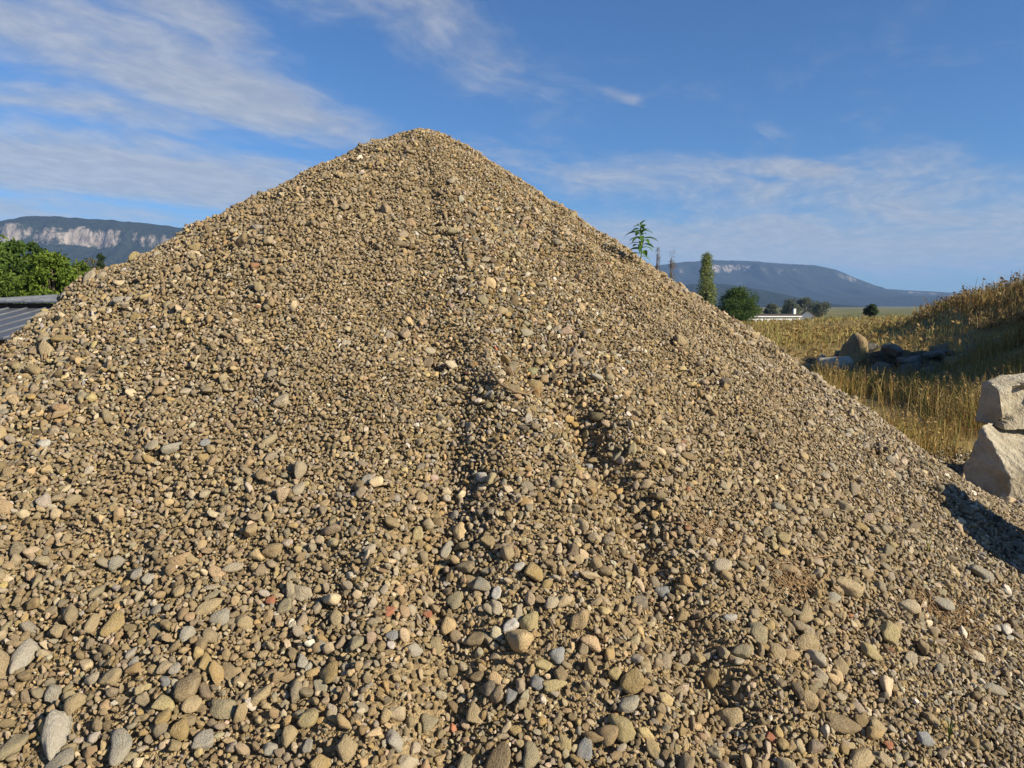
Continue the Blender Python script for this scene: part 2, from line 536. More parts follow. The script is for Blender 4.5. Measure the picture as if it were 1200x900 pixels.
# notable stones of the heap: where they lie, how wide and tall they show, colour, turn
NOTED = '''355 692 24 22 c;333 708 19 19 v;317 703 13 11 r;272 664 26 12 c;137 658 20 18 g;162 671 18 16 l;175 676 18 15 l;115 690 20 24 v;183 715 15 13 g;108 727 16 26 t 20
135 728 22 36 o 35;247 708 38 16 t -25;250 688 22 7 c -8;250 697 26 8 v -8;257 722 26 20 g;287 727 22 20 t;220 740 20 22 g;28 763 24 48 l 28;70 737 20 18 t;155 763 15 16 l
157 776 14 13 l;242 772 17 25 o 10;220 800 32 33 n;205 782 15 14 l;194 796 13 14 b;130 790 24 20 t 30;108 795 22 13 c 30;62 808 20 28 g;90 822 28 24 t;67 852 30 60 l 8
143 868 26 48 g 8;18 870 30 36 v 30;70 893 40 24 g;193 821 27 21 y 15;192 838 20 19 o;224 823 24 21 t;262 826 33 28 v;237 864 27 21 l;210 852 24 24 o;317 876 18 17 g
340 858 20 27 t;361 872 16 16 g;377 892 30 22 o;308 812 30 22 t;386 787 25 29 o;355 771 14 21 l;350 797 16 14 t;362 840 26 24 y;268 782 17 24 n;488 622 14 20 y
433 643 17 12 c;523 640 13 25 g 20;528 655 21 10 o;517 663 16 9 y;501 641 12 10 o;457 715 14 17 r;500 720 12 11 r;625 666 24 24 o;608 663 14 12 w;582 692 13 18 w
582 708 16 20 c;597 731 23 13 w -25;620 727 24 27 y;607 715 11 20 c;647 704 19 21 c;557 747 29 18 n;485 760 25 17 l;420 750 20 22 v;458 745 16 14 b;461 863 24 26 l
737 822 25 22 g;740 795 30 28 o;729 848 28 34 y -20;684 873 20 26 b;652 765 20 19 b;629 797 18 17 b;650 801 32 13 y -15;635 777 26 14 y 12;657 787 20 20 n;600 813 16 21 b
572 806 21 18 k;557 830 20 28 t;622 882 21 33 v 8;585 885 32 42 n 10;661 868 18 20 y;748 702 22 18 k;775 692 21 14 b;677 653 16 14 t;478 893 33 22 c;545 893 22 26 v
407 872 27 31 t;503 845 25 23 v;532 702 20 24 v;565 682 23 19 g;845 660 23 21 c;917 627 17 21 y;907 638 10 18 y;992 682 37 22 t;975 697 15 23 g 25;888 738 28 30 v
945 750 30 36 t 15;1041 737 24 27 y;1020 762 31 19 y;1178 735 14 23 w;1102 706 28 16 g;1148 668 32 20 g -20;1045 637 12 11 y;1008 615 16 12 o;985 777 20 23 t 20;868 760 23 15 v
855 840 34 27 t;910 763 27 21 t;987 847 48 22 n -25;1023 847 25 24 t;1083 864 24 18 b;1006 885 24 42 t 20;1040 872 11 12 r;903 862 13 12 r;855 722 17 12 w;983 815 14 13 c
961 790 18 16 c;1066 767 16 20 c;1137 827 12 11 c;1163 806 32 14 g -30;943 717 17 27 t 20;1090 840 23 14 t;488 273 8 7 w;540 325 15 11 c;528 212 10 9 c;467 285 20 8 n
461 416 16 13 t;503 410 15 11 c;318 437 18 14 c;329 468 20 16 c;626 450 20 15 o;565 349 17 15 v;589 364 16 14 t;568 303 13 10 c;53 519 16 15 w;203 522 26 21 g
178 522 18 15 c;218 457 15 11 c;350 570 16 21 c;240 518 13 11 b;565 557 18 13 w;105 323 16 15 c;120 323 14 12 c;160 296 20 17 y;184 297 11 9 c;140 351 16 15 l
151 349 10 11 l;172 346 15 12 y;75 347 13 11 l;49 364 16 12 c;40 374 11 10 y;33 382 20 8 t 20;75 396 29 12 o 15;69 380 19 8 t;145 316 8 6 w;159 371 15 11 o
197 356 13 10 v;274 270 12 9 c;796 398 19 17 t;725 416 9 7 w;878 402 11 9 c;798 334 13 9 t;817 345 14 7 c;949 495 12 10 c;891 432 8 6 w;878 500 12 10 y
957 441 20 10 c;1050 558 14 12 g;1042 538 13 11 l;910 592 21 14 g -20;954 588 13 11 c;1026 620 13 12 c;964 557 14 13 c;975 546 16 8 l;660 700 12 10 y;430 560 14 18 l'''


def hit(px, py):
    u = (450 - py) / F
    d = np.array([(px - 600) / F, CP + u * SP, -SP + u * CP])
    tt = np.linspace(1.2, 9, 4000)
    P = d[:, None] * tt
    P[2] += EYE
    below = P[2] < heap_h(P[0], P[1])
    if not below.any():
        i = int(np.argmin(P[2] - heap_h(P[0], P[1])))   # just over the crest: rest it on the crest
        p = P[:, i]
        return p[0], p[1]
    i = int(np.argmax(below))
    return P[0, i], P[1, i]


GX0, GY0, GR = -5.4, 1.15, .004
occ = np.zeros((int(10.6 / GR), int(7.6 / GR)), bool)
_disc = {}


def disc(rc):
    if rc not in _disc:
        q = np.arange(-rc, rc + 1)
        _disc[rc] = (q[:, None] ** 2 + q[None, :] ** 2) <= rc * rc + .1
    return _disc[rc]


def paint(x, y, r_):
    rc = max(1, int(round(r_ / GR)))
    i, j = int((x - GX0) / GR), int((y - GY0) / GR)
    if i - rc < 0 or j - rc < 0 or i + rc + 1 > occ.shape[0] or j + rc + 1 > occ.shape[1]: return False
    occ[i - rc:i + rc + 1, j - rc:j + rc + 1] |= disc(rc)
    return True


def free(x, y, r_, tol=.18):
    rc = max(1, int(round(r_ / GR)))
    i, j = int((x - GX0) / GR), int((y - GY0) / GR)
    if i - rc < 0 or j - rc < 0 or i + rc + 1 > occ.shape[0] or j + rc + 1 > occ.shape[1]: return False
    if occ[i, j]: return False
    dk = disc(rc)
    return (occ[i - rc:i + rc + 1, j - rc:j + rc + 1] & dk).sum() < tol * dk.sum()


def normals(x, y, e=.03):
    hx = (heap_h(x + e, y) - heap_h(x - e, y)) / (2 * e)
    hy = (heap_h(x, y + e) - heap_h(x, y - e)) / (2 * e)
    n = np.stack([-hx, -hy, np.ones_like(hx)], -1)
    return n / np.linalg.norm(n, axis=-1)[..., None]


noted = []
for ent in NOTED.replace('\n', ';').split(';'):
    q = ent.split()
    px, py, w_px, h_px = map(float, q[:4])
    turn = float(q[5]) if len(q) > 5 else 0.0
    x, y = hit(px, py + h_px * .18)
    h0 = float(heap_h(x, y))
    d = proj(x, y, h0)[2]
    a, bb = w_px * d / F / 2 * .95, h_px * d / F / 2 * 1.06
    noted.append((x, y, a, bb, q[4], turn))
    paint(x, y, .9 * min(a, bb))
    if max(a, bb) > 1.3 * min(a, bb):                # long ones: paint along their length too
        L_ = max(a, bb) - min(a, bb)
        th = R(-turn) + (0 if a > bb else math.pi / 2)
        for s_ in (-.8, .8):
            paint(x + s_ * L_ * math.cos(th), y + s_ * L_ * math.sin(th) * .85, .85 * min(a, bb))

# dart throwing, coarse to fine; far slopes get no finer than the eye could tell there
PX, PY, PD = [], [], []
CLASSES = [(.105, .07, 90), (.07, .052, 560), (.052, .040, 2900), (.040, .031, 9500), (.031, .024, 22000), (.024, .0185, 42000), (.0185, .014, 70000), (.014, .0105, 120000), (.0105, .008, 120000)]
for (d1, d0, cnt) in CLASSES:
    n = cnt * 3
    x = rng.uniform(-5.2, 5.0, n); y = rng.uniform(1.25, 8.6, n)
    d = rng.uniform(d0, d1, n)
    h0 = heap_h(x, y, False)
    px, py, dep = proj(x, y, h0)
    inview = (px > -230) & (px < 1430) & (py < 1010) & (dep > .5)
    nn_ = normals(x, y, .1)
    vx, vy, vz = -x, -y, EYE - h0
    vl = np.sqrt(vx * vx + vy * vy + vz * vz)
    face = (nn_[:, 0] * vx + nn_[:, 1] * vy + nn_[:, 2] * vz) / vl
    dmin = np.where(inview & (face > -.12), 2.3 * vl / F, .045)
    dmin = np.where(inview & (face > -.12) & (vl > 3.5), 2.3 * vl / F, dmin)
    keep = (d > dmin) & ((h0 > .0))
    # coarse stones roll to the foot
    if d0 >= .024:
        hf = np.clip(h0 / 3.0, 0, 1)
        keep &= rng.uniform(0, 1, n) < (.92 - .5 * hf + 1.4 * fbm(x * 1.3, y * 1.3, 4, 77) + .9 * np.exp(-(seg_dist(x, y, [(-.1, 4.7), (.1, 3.9), (.4, 3.2), (.65, 2.4)]) / .3) ** 2))
        # the first part of the candidates only, so that classes keep their share
        keep &= np.arange(n) < cnt * 1.6
    x, y, d = x[keep], y[keep], d[keep]
    ok = ~occ[((x - GX0) / GR).astype(int), ((y - GY0) / GR).astype(int)]
    for xx, yy, dd in zip(x[ok], y[ok], d[ok]):
        if free(xx, yy, dd * .42, .28):
            paint(xx, yy, dd * .43)
            PX.append(xx); PY.append(yy); PD.append(dd)
PX = np.array(PX); PY = np.array(PY); PD = np.array(PD)
# coarse cover of the hidden back of the heap
nb_ = 5200
bx = rng.uniform(-7.2, 6.2, nb_); by = rng.uniform(1.0, 12.2, nb_)
k_ = (bx < -5.1) | (bx > 4.9) | (by > 8.5) | (by < 1.25)
k_ &= heap_h(bx, by, False) > .03
PX = np.concatenate([PX, bx[k_]]); PY = np.concatenate([PY, by[k_]]); PD = np.concatenate([PD, rng.uniform(.04, .075, k_.sum())])
N = len(PX)


keys = list('tcwogbvnkylr')
wgt = np.array([.28, .20, .028, .075, .13, .012, .085, .085, .05, .02, .05, .0012]); wgt /= wgt.sum()
pick = rng.choice(len(keys), N, p=wgt)
COL = np.array([PAL[k] for k in keys])[pick]
COL = COL * (rng.choice([.5, .75, 1.0, 1.3, 1.65], N, p=[.16, .26, .29, .19, .10]) * rng.uniform(.88, 1.12, N))[:, None] * (1 + rng.normal(0, .035, (N, 3)))
hz = heap_h(PX, PY)
dust = np.clip(.18 + .22 * hz / 3 + .4 * fbm(PX * .9, PY * .9, 3, 51), .04, .7)[:, None]   # dusty upper slopes
COL = COL * (1 - dust) + np.array([.475, .37, .22]) * dust * rng.uniform(.85, 1.12, N)[:, None]
gr = np.clip(sstep(PX, .6, 2.6) * .3, 0, 1)[:, None]
COL = COL * (1 - gr) + COL.mean(1, keepdims=True) * np.array([1.06, 1.0, .86]) * gr

COL = COL * np.array([1.045, .985, .92])
NRM = normals(PX, PY)
ax1 = PD / 2 * rng.uniform(.95, 1.42, N)
ax2 = PD / 2 * rng.uniform(.7, 1.02, N)
ax3 = PD / 2 * rng.uniform(.45, .92, N)
lift = ax3 * rng.uniform(-.3, .85, N)
spin = rng.uniform(0, 2 * np.pi, N)
tilt = rng.normal(0, .5, (N, 2))
PZ = hz + lift / NRM[:, 2] * .9
VAR = rng.integers(0, len(PROTO), N)


def orient(nx, ny, nz, sp_, t1, t2):
    n = Vector((nx, ny, nz))
    q = Vector((0, 0, 1)).rotation_difference(n)
    return (q @ Euler((t1, t2, sp_)).to_quaternion())


EUL = np.zeros((N, 3))
for i in range(N):
    EUL[i] = orient(*NRM[i], spin[i], tilt[i, 0], tilt[i, 1]).to_euler()[:]

# the largest showing ones become stones of their own
px, py, dep = proj(PX, PY, PZ)
vis = (px > 0) & (px < 1200) & (py < 900) & (dep > 0)
vdir = np.stack([-PX, -PY, EYE - PZ], -1)
vis &= np.einsum('ij,ij->i', vdir, NRM) > 0
show = np.where(vis, PD / np.maximum(dep, .1), 0)
own = np.argsort(-show)[:300 - len(noted)]
stones = []


def add_stone(me_, loc, q, scl, c_, label=None):
    o = bpy.data.objects.new('stone', me_)
    col.objects.link(o)
    o.parent = heap
    o.location = Vector(loc) - hloc
    o.rotation_euler = q.to_euler()
    o.scale = scl
    o['col'] = [float(c_[0]), float(c_[1]), float(c_[2])]
    if label: o['label'] = label
    stones.append(o)
    return o


CN = {'w': 'pale whitish stone', 'r': 'brick-red stone', 'b': 'bluish grey stone', 'o': 'ochre stone'}
nx_ = np.array([n_[0] for n_ in noted]); ny_ = np.array([n_[1] for n_ in noted])
nn_ = normals(nx_, ny_)
ROUND = [18, 19, 20, 21, 18, 20]
for k, (x, y, a, bb, c_, turn) in enumerate(noted):
    n = Vector(nn_[k])
    z = float(heap_h(x, y))
    cc_ = min(a, bb) * random.uniform(.62, .85)
    rt = Vector((y, -x, 0)).normalized()                # across the line of sight
    rt = (rt - n * rt.dot(n)).normalized()
    fr = Matrix((rt, n.cross(rt), n)).transposed().to_quaternion()
    q = fr @ Euler((random.gauss(0, .1), random.gauss(0, .1), R(-turn))).to_quaternion()
    cv_ = (np.array(PAL[c_]) * .85 + np.array((.47, .365, .22)) * .15) * random.uniform(.85, 1.1)
    add_stone(PROTO[ROUND[k % 6] if max(a, bb) > 1.75 * min(a, bb) else (2, 3, 4, 8, 9, 10, 14, 15, 16, 1, 7, 5)[k % 12]], (x + n.x * cc_ * .25, y + n.y * cc_ * .25, z + n.z * cc_ * .25), q, (a, bb, cc_), cv_, CN.get(c_))
for i in own:
    add_stone(PROTO[VAR[i]], (PX[i], PY[i], PZ[i]), Euler(EUL[i]).to_quaternion(), (ax1[i], ax2[i], ax3[i]), COL[i])

rest = np.ones(N, bool); rest[own] = False
# bedding: sunken small stones in the gaps
me = bpy.data.meshes.new('gravel')
n = int(rest.sum())
me.vertices.add(n)
me.vertices.foreach_set('co', np.stack([PX[rest] - AX, PY[rest] - AY, PZ[rest]], -1).astype(np.float32).ravel())
for nm, typ, data, key in (('erot', 'FLOAT_VECTOR', EUL[rest], 'vector'), ('escl', 'FLOAT_VECTOR', np.stack([ax1, ax2, ax3], -1)[rest], 'vector'),
                           ('var', 'INT', VAR[rest], 'value'), ('col', 'FLOAT_COLOR', np.concatenate([COL, np.ones((N, 1))], 1)[rest], 'color')):
    a_ = me.attributes.new(nm, typ, 'POINT')
    a_.data.foreach_set(key, np.ascontiguousarray(data, dtype=np.int32 if typ == 'INT' else np.float32).ravel())
me.update()
gravel = link('gravel', me, m_stone, heap)
tag(gravel, 'small mixed gravel covering the heap', None, None, 'stuff')
ng = bpy.data.node_groups.new('gravel_stones', 'GeometryNodeTree')
ng.interface.new_socket('Geometry', in_out='INPUT', socket_type='NodeSocketGeometry')
ng.interface.new_socket('Geometry', in_out='OUTPUT', socket_type='NodeSocketGeometry')
G = NT(ng)
gi = G.new('NodeGroupInput'); go = G.new('NodeGroupOutput')
gti = G.new('GeometryNodeJoinGeometry')
done = set()
for o in stones:
    if o.data.name in done: continue
    done.add(o.data.name)
    ob = G.new('GeometryNodeObjectInfo', transform_space='ORIGINAL')
    ob.inputs['Object'].default_value = o
    ob.inputs['As Instance'].default_value = True
    ng.links.new(ob.outputs['Geometry'], gti.inputs[0])


def named(nm, typ):
    nd = G.new('GeometryNodeInputNamedAttribute', data_type=typ)
    nd.inputs['Name'].default_value = nm
    return nd.outputs['Attribute']


e2r = G.new('FunctionNodeEulerToRotation', {0: named('erot', 'FLOAT_VECTOR')})
iop = G.new('GeometryNodeInstanceOnPoints', {'Points': gi.outputs[0], 'Instance': gti.outputs[0], 'Pick Instance': True, 'Instance Index': named('var', 'INT'), 'Rotation': e2r.outputs[0], 'Scale': named('escl', 'FLOAT_VECTOR')})
ng.links.new(iop.outputs[0], go.inputs[0])
gm = gravel.modifiers.new('gravel_stones', 'NODES')
gm.node_group = ng

# ------------------------------------------------------------------ mountains and hills
m_mtn, t, b = mat('forested_limestone_mountain', rough=1.0, spec=0.0)
geo = t.new('ShaderNodeNewGeometry')
ca = t.new('ShaderNodeAttribute', attribute_name='col')
pos = geo.outputs['Position']
mp = t.new('ShaderNodeMapping', {'Vector': pos, 'Scale': (1, 1, .35)})
k1 = t.noise(mp.outputs[0], .011, 6, .6)
k2 = t.noise(mp.outputs[0], .045, 5, .65)
k3 = t.noise(pos, .06, 5, .6)
forest = t.mix(t.ramp(k3, .35, .65), (.014, .020, .016), (.030, .038, .025))
rockc = t.mix(t.ramp(k2, .3, .7), (.12, .10, .09), (.34, .285, .235))
rf = t.math('MULTIPLY', t.math('SUBTRACT', t.math('ADD', ca.outputs['Fac'], t.math('MULTIPLY', t.math('SUBTRACT', t.math('ADD', t.math('MULTIPLY', k1, .6), t.math('MULTIPLY', k2, .4)), .5), 2.6)), .62), 4.0, clamp=True)
t.put(b.inputs['Base Color'], t.mix(rf, forest, rockc))
bump(t, b, t.math('ADD', t.math('MULTIPLY', k3, .5), k2), .8, 14.0)


def mountain(name, sil, dist, depth, base, label, cliffs, seed, nu=300, nv=90, back=900, lean=0.0, rk=1.0):
    """a long ridge: crest line given by bearings, its face falling towards us in a cliff band and wooded slopes"""
    pts = [spot(px_, py_, dist) for px_, py_ in sil]
    xs_ = np.array([p.x for p in pts]); zs_ = np.array([p.z for p in pts])
    ux = np.linspace(xs_[0], xs_[-1], nu)
    uz = np.interp(ux, xs_, zs_)
    v = np.concatenate([np.linspace(-back, 0, 20)[:-1], np.linspace(0, 1, nv) ** 1.15 * depth])
    UX, V = np.meshgrid(ux, v, indexing='ij')
    UZ = np.repeat(uz[:, None], len(v), 1)
    H = UZ - base
    s = np.clip(V / depth, 0, 1)
    wob = .09 * fbm(UX / 260, V * 0 + .3, 4, seed) + .05 * fbm(UX / 70, V / 300, 3, seed + 4)
    cl0, clh, cld = cliffs                          # where the cliff starts (share of depth), its drop, its run
    sw = s + wob * sstep(s, 0, .15)
    drop_c = clh * sstep(sw, cl0, cl0 + cld)
    drop_s = (1 - clh) * (1 - (1 - np.clip(sw, 0, 1)) ** 1.7)
    frac = 1 - (drop_c + drop_s) / 1.0
    Zm = base + H * np.clip(frac, 0, 1)
    Zm = np.where(V < 0, UZ - H * .55 * (V / back) ** 2, Zm)
    gul = fbm(UX / 190, V / 900, 4, seed + 9)
    Zm = Zm + H * .10 * gul * sstep(s, .1, .4) * (1 - sstep(s, .85, 1)) + H * .012 * fbm(UX / 40, V / 40, 3, seed + 2)
    Ym = dist - V + lean * UX
    steep = np.exp(-((sw - cl0 - cld / 2) / (cld * .8)) ** 2) * np.where(V > 0, 1, 0)
    steep = rk * steep * np.clip(.86 + 1.0 * fbm(UX / 210 + 3.7, V / 900 + 5, 3, seed + 21), 0, 1.15)
    cols = np.repeat(steep.reshape(-1, 1), 3, 1)
    me = np_mesh(name, np.stack([UX, Ym, Zm], -1).reshape(-1, 3), grid_faces(nu, len(v))[:, ::-1], True, cols)
    o = link(name, me, m_mtn)
    tag(o, label, None, None, 'structure')
    return o


mountain('mountain', [(-520, 330), (-260, 285), (-60, 268), (0, 259), (28, 253), (70, 254), (120, 257), (170, 262), (215, 267), (280, 277), (360, 300), (470, 350)], 3300, 1300, -8,
         'dark wooded mountain with pale limestone cliff band at left', (.085, .15, .045), 3, rk=.88)
mountain('mountain', [(640, 352), (700, 330), (760, 313), (800, 307), (840, 305), (880, 306), (920, 309), (955, 311), (980, 316), (1005, 327), (1030, 338), (1060, 340), (1100, 342), (1180, 347), (1400, 352)], 6200, 1900, -8,
         'hazy flat-topped mountain with sparse pale cliffs at right', (.07, .12, .045), 31, rk=.74)
mountain('hill', [(700, 357), (760, 342), (810, 333), (850, 333), (885, 338), (920, 345), (960, 354), (990, 358)], 3300, 700, -8,
         'low dark wooded hill before the hazy right mountain', (.3, .02, .1), 57, rk=0, nu=160, nv=40, back=500)
mountain('hill', [(900, 356), (980, 350), (1060, 347), (1150, 348), (1300, 353)], 4700, 500, -8,
         'faint low rise at the foot of the right mountain', (.3, .02, .1), 77, rk=0, nu=160, nv=40, back=500)

# ------------------------------------------------------------------ buildings far off
m_white, t, b = mat('white_render', (.78, .76, .72), .85)
tcw = t.new('ShaderNodeTexCoord')
t.put(b.inputs['Base Color'], t.mix(t.noise(tcw.outputs['Object'], .8, 5), (.70, .68, .63), (.82, .80, .77)))
m_darkroof, t, b = mat('dark_roof', (.06, .055, .055), .8)
tcw = t.new('ShaderNodeTexCoord')
t.put(b.inputs['Base Color'], t.mix(t.noise(tcw.outputs['Object'], 1.5, 5), (.045, .04, .04), (.10, .08, .07)))
m_pane, t, b = mat('window_glass', (.03, .04, .05), .08, .5)


def box(bm, c0, c1):
    vs = [bm.verts.new((x, y, z)) for x in (c0[0], c1[0]) for y in (c0[1], c1[1]) for z in (c0[2], c1[2])]
    for f in ((0, 1, 3, 2), (4, 6, 7, 5), (0, 4, 5, 1), (2, 3, 7, 6), (0, 2, 6, 4), (1, 5, 7, 3)):
        bm.faces.new([vs[i] for i in f])


def part_box(name, c0, c1, m_, parent, bev=0.0):
    bm = bmesh.new()
    box(bm, c0, c1)
    bmesh.ops.recalc_face_normals(bm, faces=bm.faces)
    if bev:
        bmesh.ops.bevel(bm, geom=bm.edges[:], offset=bev, segments=2, affect='EDGES', profile=.5)
    return link(name, bm_mesh(name, bm), m_, parent)


p = spot(908, 374, 205)
bl = empty('flat_roofed_building', (p.x, p.y, -5.2), 'long white flat-roofed building beyond the dry field', 'building', None, R(6))
part_box('wall', (-8.6, 0, 0), (7.4, 9, 3.6), m_white, bl)
part_box('roof', (-9.0, -.5, 3.6), (7.8, 9.4, 4.35), m_darkroof, bl)
part_box('fascia', (-9.04, -.56, 3.55), (7.84, -.5, 3.85), m_white, bl)
for i in range(7):
    wx = -7.6 + i * 2.1
    wn = part_box('window', (wx, -.04, .9), (wx + 1.3, 0.02, 2.9), m_white, bl)
    part_box('pane', (wx + .1, -.06, 1.0), (wx + 1.2, -.042, 2.8), m_pane, wn)
part_box('chimney', (6.6, 2, 4.35), (7.3, 2.7, 5.9), m_white, bl)
p = spot(946, 372, 215)
hs = empty('gabled_house', (p.x, p.y, -5.2), 'small white house with dark gable roof beside the long building', 'house', None, R(-20))
bm = bmesh.new()
box(bm, (-2.4, 0, 0), (2.4, 7, 3.4))
vs = [bm.verts.new(c_) for c_ in ((-2.4, 0, 3.4), (2.4, 0, 3.4), (0, 0, 5.2), (-2.4, 7, 3.4), (2.4, 7, 3.4), (0, 7, 5.2))]
bm.faces.new((vs[0], vs[1], vs[2])); bm.faces.new((vs[5], vs[4], vs[3]))
link('wall', bm_mesh('wall', bm), m_white, hs)
for sgn in (-1, 1):
    bm = bmesh.new()
    q_ = [(0, -.5, 5.28), (sgn * 2.9, -.5, 3.1), (sgn * 2.9, 7.5, 3.1), (0, 7.5, 5.28)]
    lo = [bm.verts.new(c_) for c_ in q_]
    hi = [bm.verts.new((c_[0], c_[1], c_[2] + .18)) for c_ in q_]
    bm.faces.new(lo); bm.faces.new(hi)
    for i in range(4): bm.faces.new((lo[i], lo[(i + 1) % 4], hi[(i + 1) % 4], hi[i]))
    bmesh.ops.recalc_face_normals(bm, faces=bm.faces)
    link('roof', bm_mesh('roof', bm), m_darkroof, hs)
wn = part_box('window', (-.6, -.05, 1.4), (.6, .02, 2.6), m_white, hs)
part_box('pane', (-.5, -.07, 1.5), (.5, -.052, 2.5), m_pane, wn)
# ------------------------------------------------------------------ metal shed at the left edge
m_zinc, t, b = mat('weathered_sheet_metal', (.20, .21, .23), .45, .5)
b.inputs['Metallic'].default_value = .35
tcz = t.new('ShaderNodeTexCoord')
nz_ = t.noise(tcz.outputs['Object'], 2.2, 6, .65)
t.put(b.inputs['Base Color'], t.mix(t.ramp(nz_, .3, .7), (.12, .125, .145), (.20, .21, .23)))
t.put(b.inputs['Roughness'], t.ramp(nz_, .3, .7, .35, .6))
m_zincd, t, b = mat('dark_sheet_metal', (.09, .10, .11), .5, .5)
tcz = t.new('ShaderNodeTexCoord')
t.put(b.inputs['Base Color'], t.mix(t.noise(tcz.outputs['Object'], 2.5, 6, .65), (.06, .065, .075), (.12, .125, .13)))
m_shedwall, t, b = mat('shed_boards', (.11, .09, .07), .9)
tcz = t.new('ShaderNodeTexCoord')
t.put(b.inputs['Base Color'], t.mix(t.noise(tcz.outputs['Object'], 5, 5), (.07, .055, .045), (.15, .12, .09)))
shed = empty('metal_roofed_shed', (-10.6, 15.0, -1.2), 'low shed with grey standing-seam metal roof behind the left flank', 'shed', None, R(-14))
part_box('wall', (-4.5, .15, 0), (3.1, 2.5, 2.05), m_shedwall, shed)
part_box('wall', (-4.5, 2.55, 0), (3.1, 5.9, 2.845), m_shedwall, shed)


def roof_panel(x0, x1, y0, y1, z0, z1, m_, ms):
    bm = bmesh.new()
    q_ = [(x0, y0, z0), (x1 - .012, y0, z0), (x1 - .012, y1, z1), (x0, y1, z1)]
    lo = [bm.verts.new(c_) for c_ in q_]
    hi = [bm.verts.new((c_[0], c_[1], c_[2] + .03)) for c_ in q_]
    bm.faces.new(lo[::-1]); bm.faces.new(hi)
    for i in range(4): bm.faces.new((lo[i], lo[(i + 1) % 4], hi[(i + 1) % 4], hi[i]))
    pn = link('roof_panel', bm_mesh('roof_panel', bm), m_, shed)
    bm = bmesh.new()
    q_ = [(x1 - .05, y0, z0 + .031), (x1 - .014, y0, z0 + .031), (x1 - .014, y1, z1 + .031), (x1 - .05, y1, z1 + .031)]
    lo = [bm.verts.new(c_) for c_ in q_]
    hi = [bm.verts.new((c_[0], c_[1], c_[2] + .028)) for c_ in q_]
    bm.faces.new(hi)
    for i in range(4): bm.faces.new((lo[i], lo[(i + 1) % 4], hi[(i + 1) % 4], hi[i]))
    link('seam', bm_mesh('seam', bm), ms, pn)


for i in range(14):
    roof_panel(-4.8 + i * .57, -4.8 + (i + 1) * .57, -.3, 2.45, 2.1, 2.72, m_zincd, m_zinc)
    roof_panel(-4.8 + i * .57, -4.8 + (i + 1) * .57, 2.3, 6.2, 2.86, 3.12, m_zinc, m_zinc)

# ------------------------------------------------------------------ trees


def tube(bm, pts, rads, seg=7):
    rings = []
    for i, (p_, r_) in enumerate(zip(pts, rads)):
        a_ = pts[max(i - 1, 0)]; b_ = pts[min(i + 1, len(pts) - 1)]
        d_ = (b_ - a_).normalized()
        q_ = d_.to_track_quat('Z', 'Y')
        rings.append([bm.verts.new(p_ + q_ @ Vector((math.cos(2 * math.pi * k / seg) * r_, math.sin(2 * math.pi * k / seg) * r_, 0))) for k in range(seg)])
    for r0, r1 in zip(rings[:-1], rings[1:]):
        for k in range(seg):
            bm.faces.new((r0[k], r0[(k + 1) % seg], r1[(k + 1) % seg], r1[k]))
    bm.faces.new(rings[-1]); bm.faces.new(rings[0][::-1])


def leaf_cloud(C, size, c_lo, c_hi, g, aspect=.55, droop=0.0):
    """one small folded leaf face for each centre in C"""
    n_ = len(C)
    u = g.normal(size=(n_, 3)); u[:, 2] -= droop; u /= np.linalg.norm(u, axis=1)[:, None]
    w = g.normal(size=(n_, 3)); w -= (w * u).sum(1)[:, None] * u; w /= np.linalg.norm(w, axis=1)[:, None]
    L_ = size * g.uniform(.6, 1.35, n_)[:, None]
    nn2 = np.cross(u, w)
    V = np.stack([C, C + u * L_ * .5 + w * L_ * aspect * .5 + nn2 * L_ * .06, C + u * L_, C + u * L_ * .5 - w * L_ * aspect * .5 + nn2 * L_ * .06], 1)
    f = np.arange(n_ * 4).reshape(-1, 4)
    k = g.uniform(0, 1, n_)[:, None]
    cols = np.array(c_lo) * (1 - k) + np.array(c_hi) * k
    return V.reshape(-1, 3), f, np.repeat(cols, 4, 0)


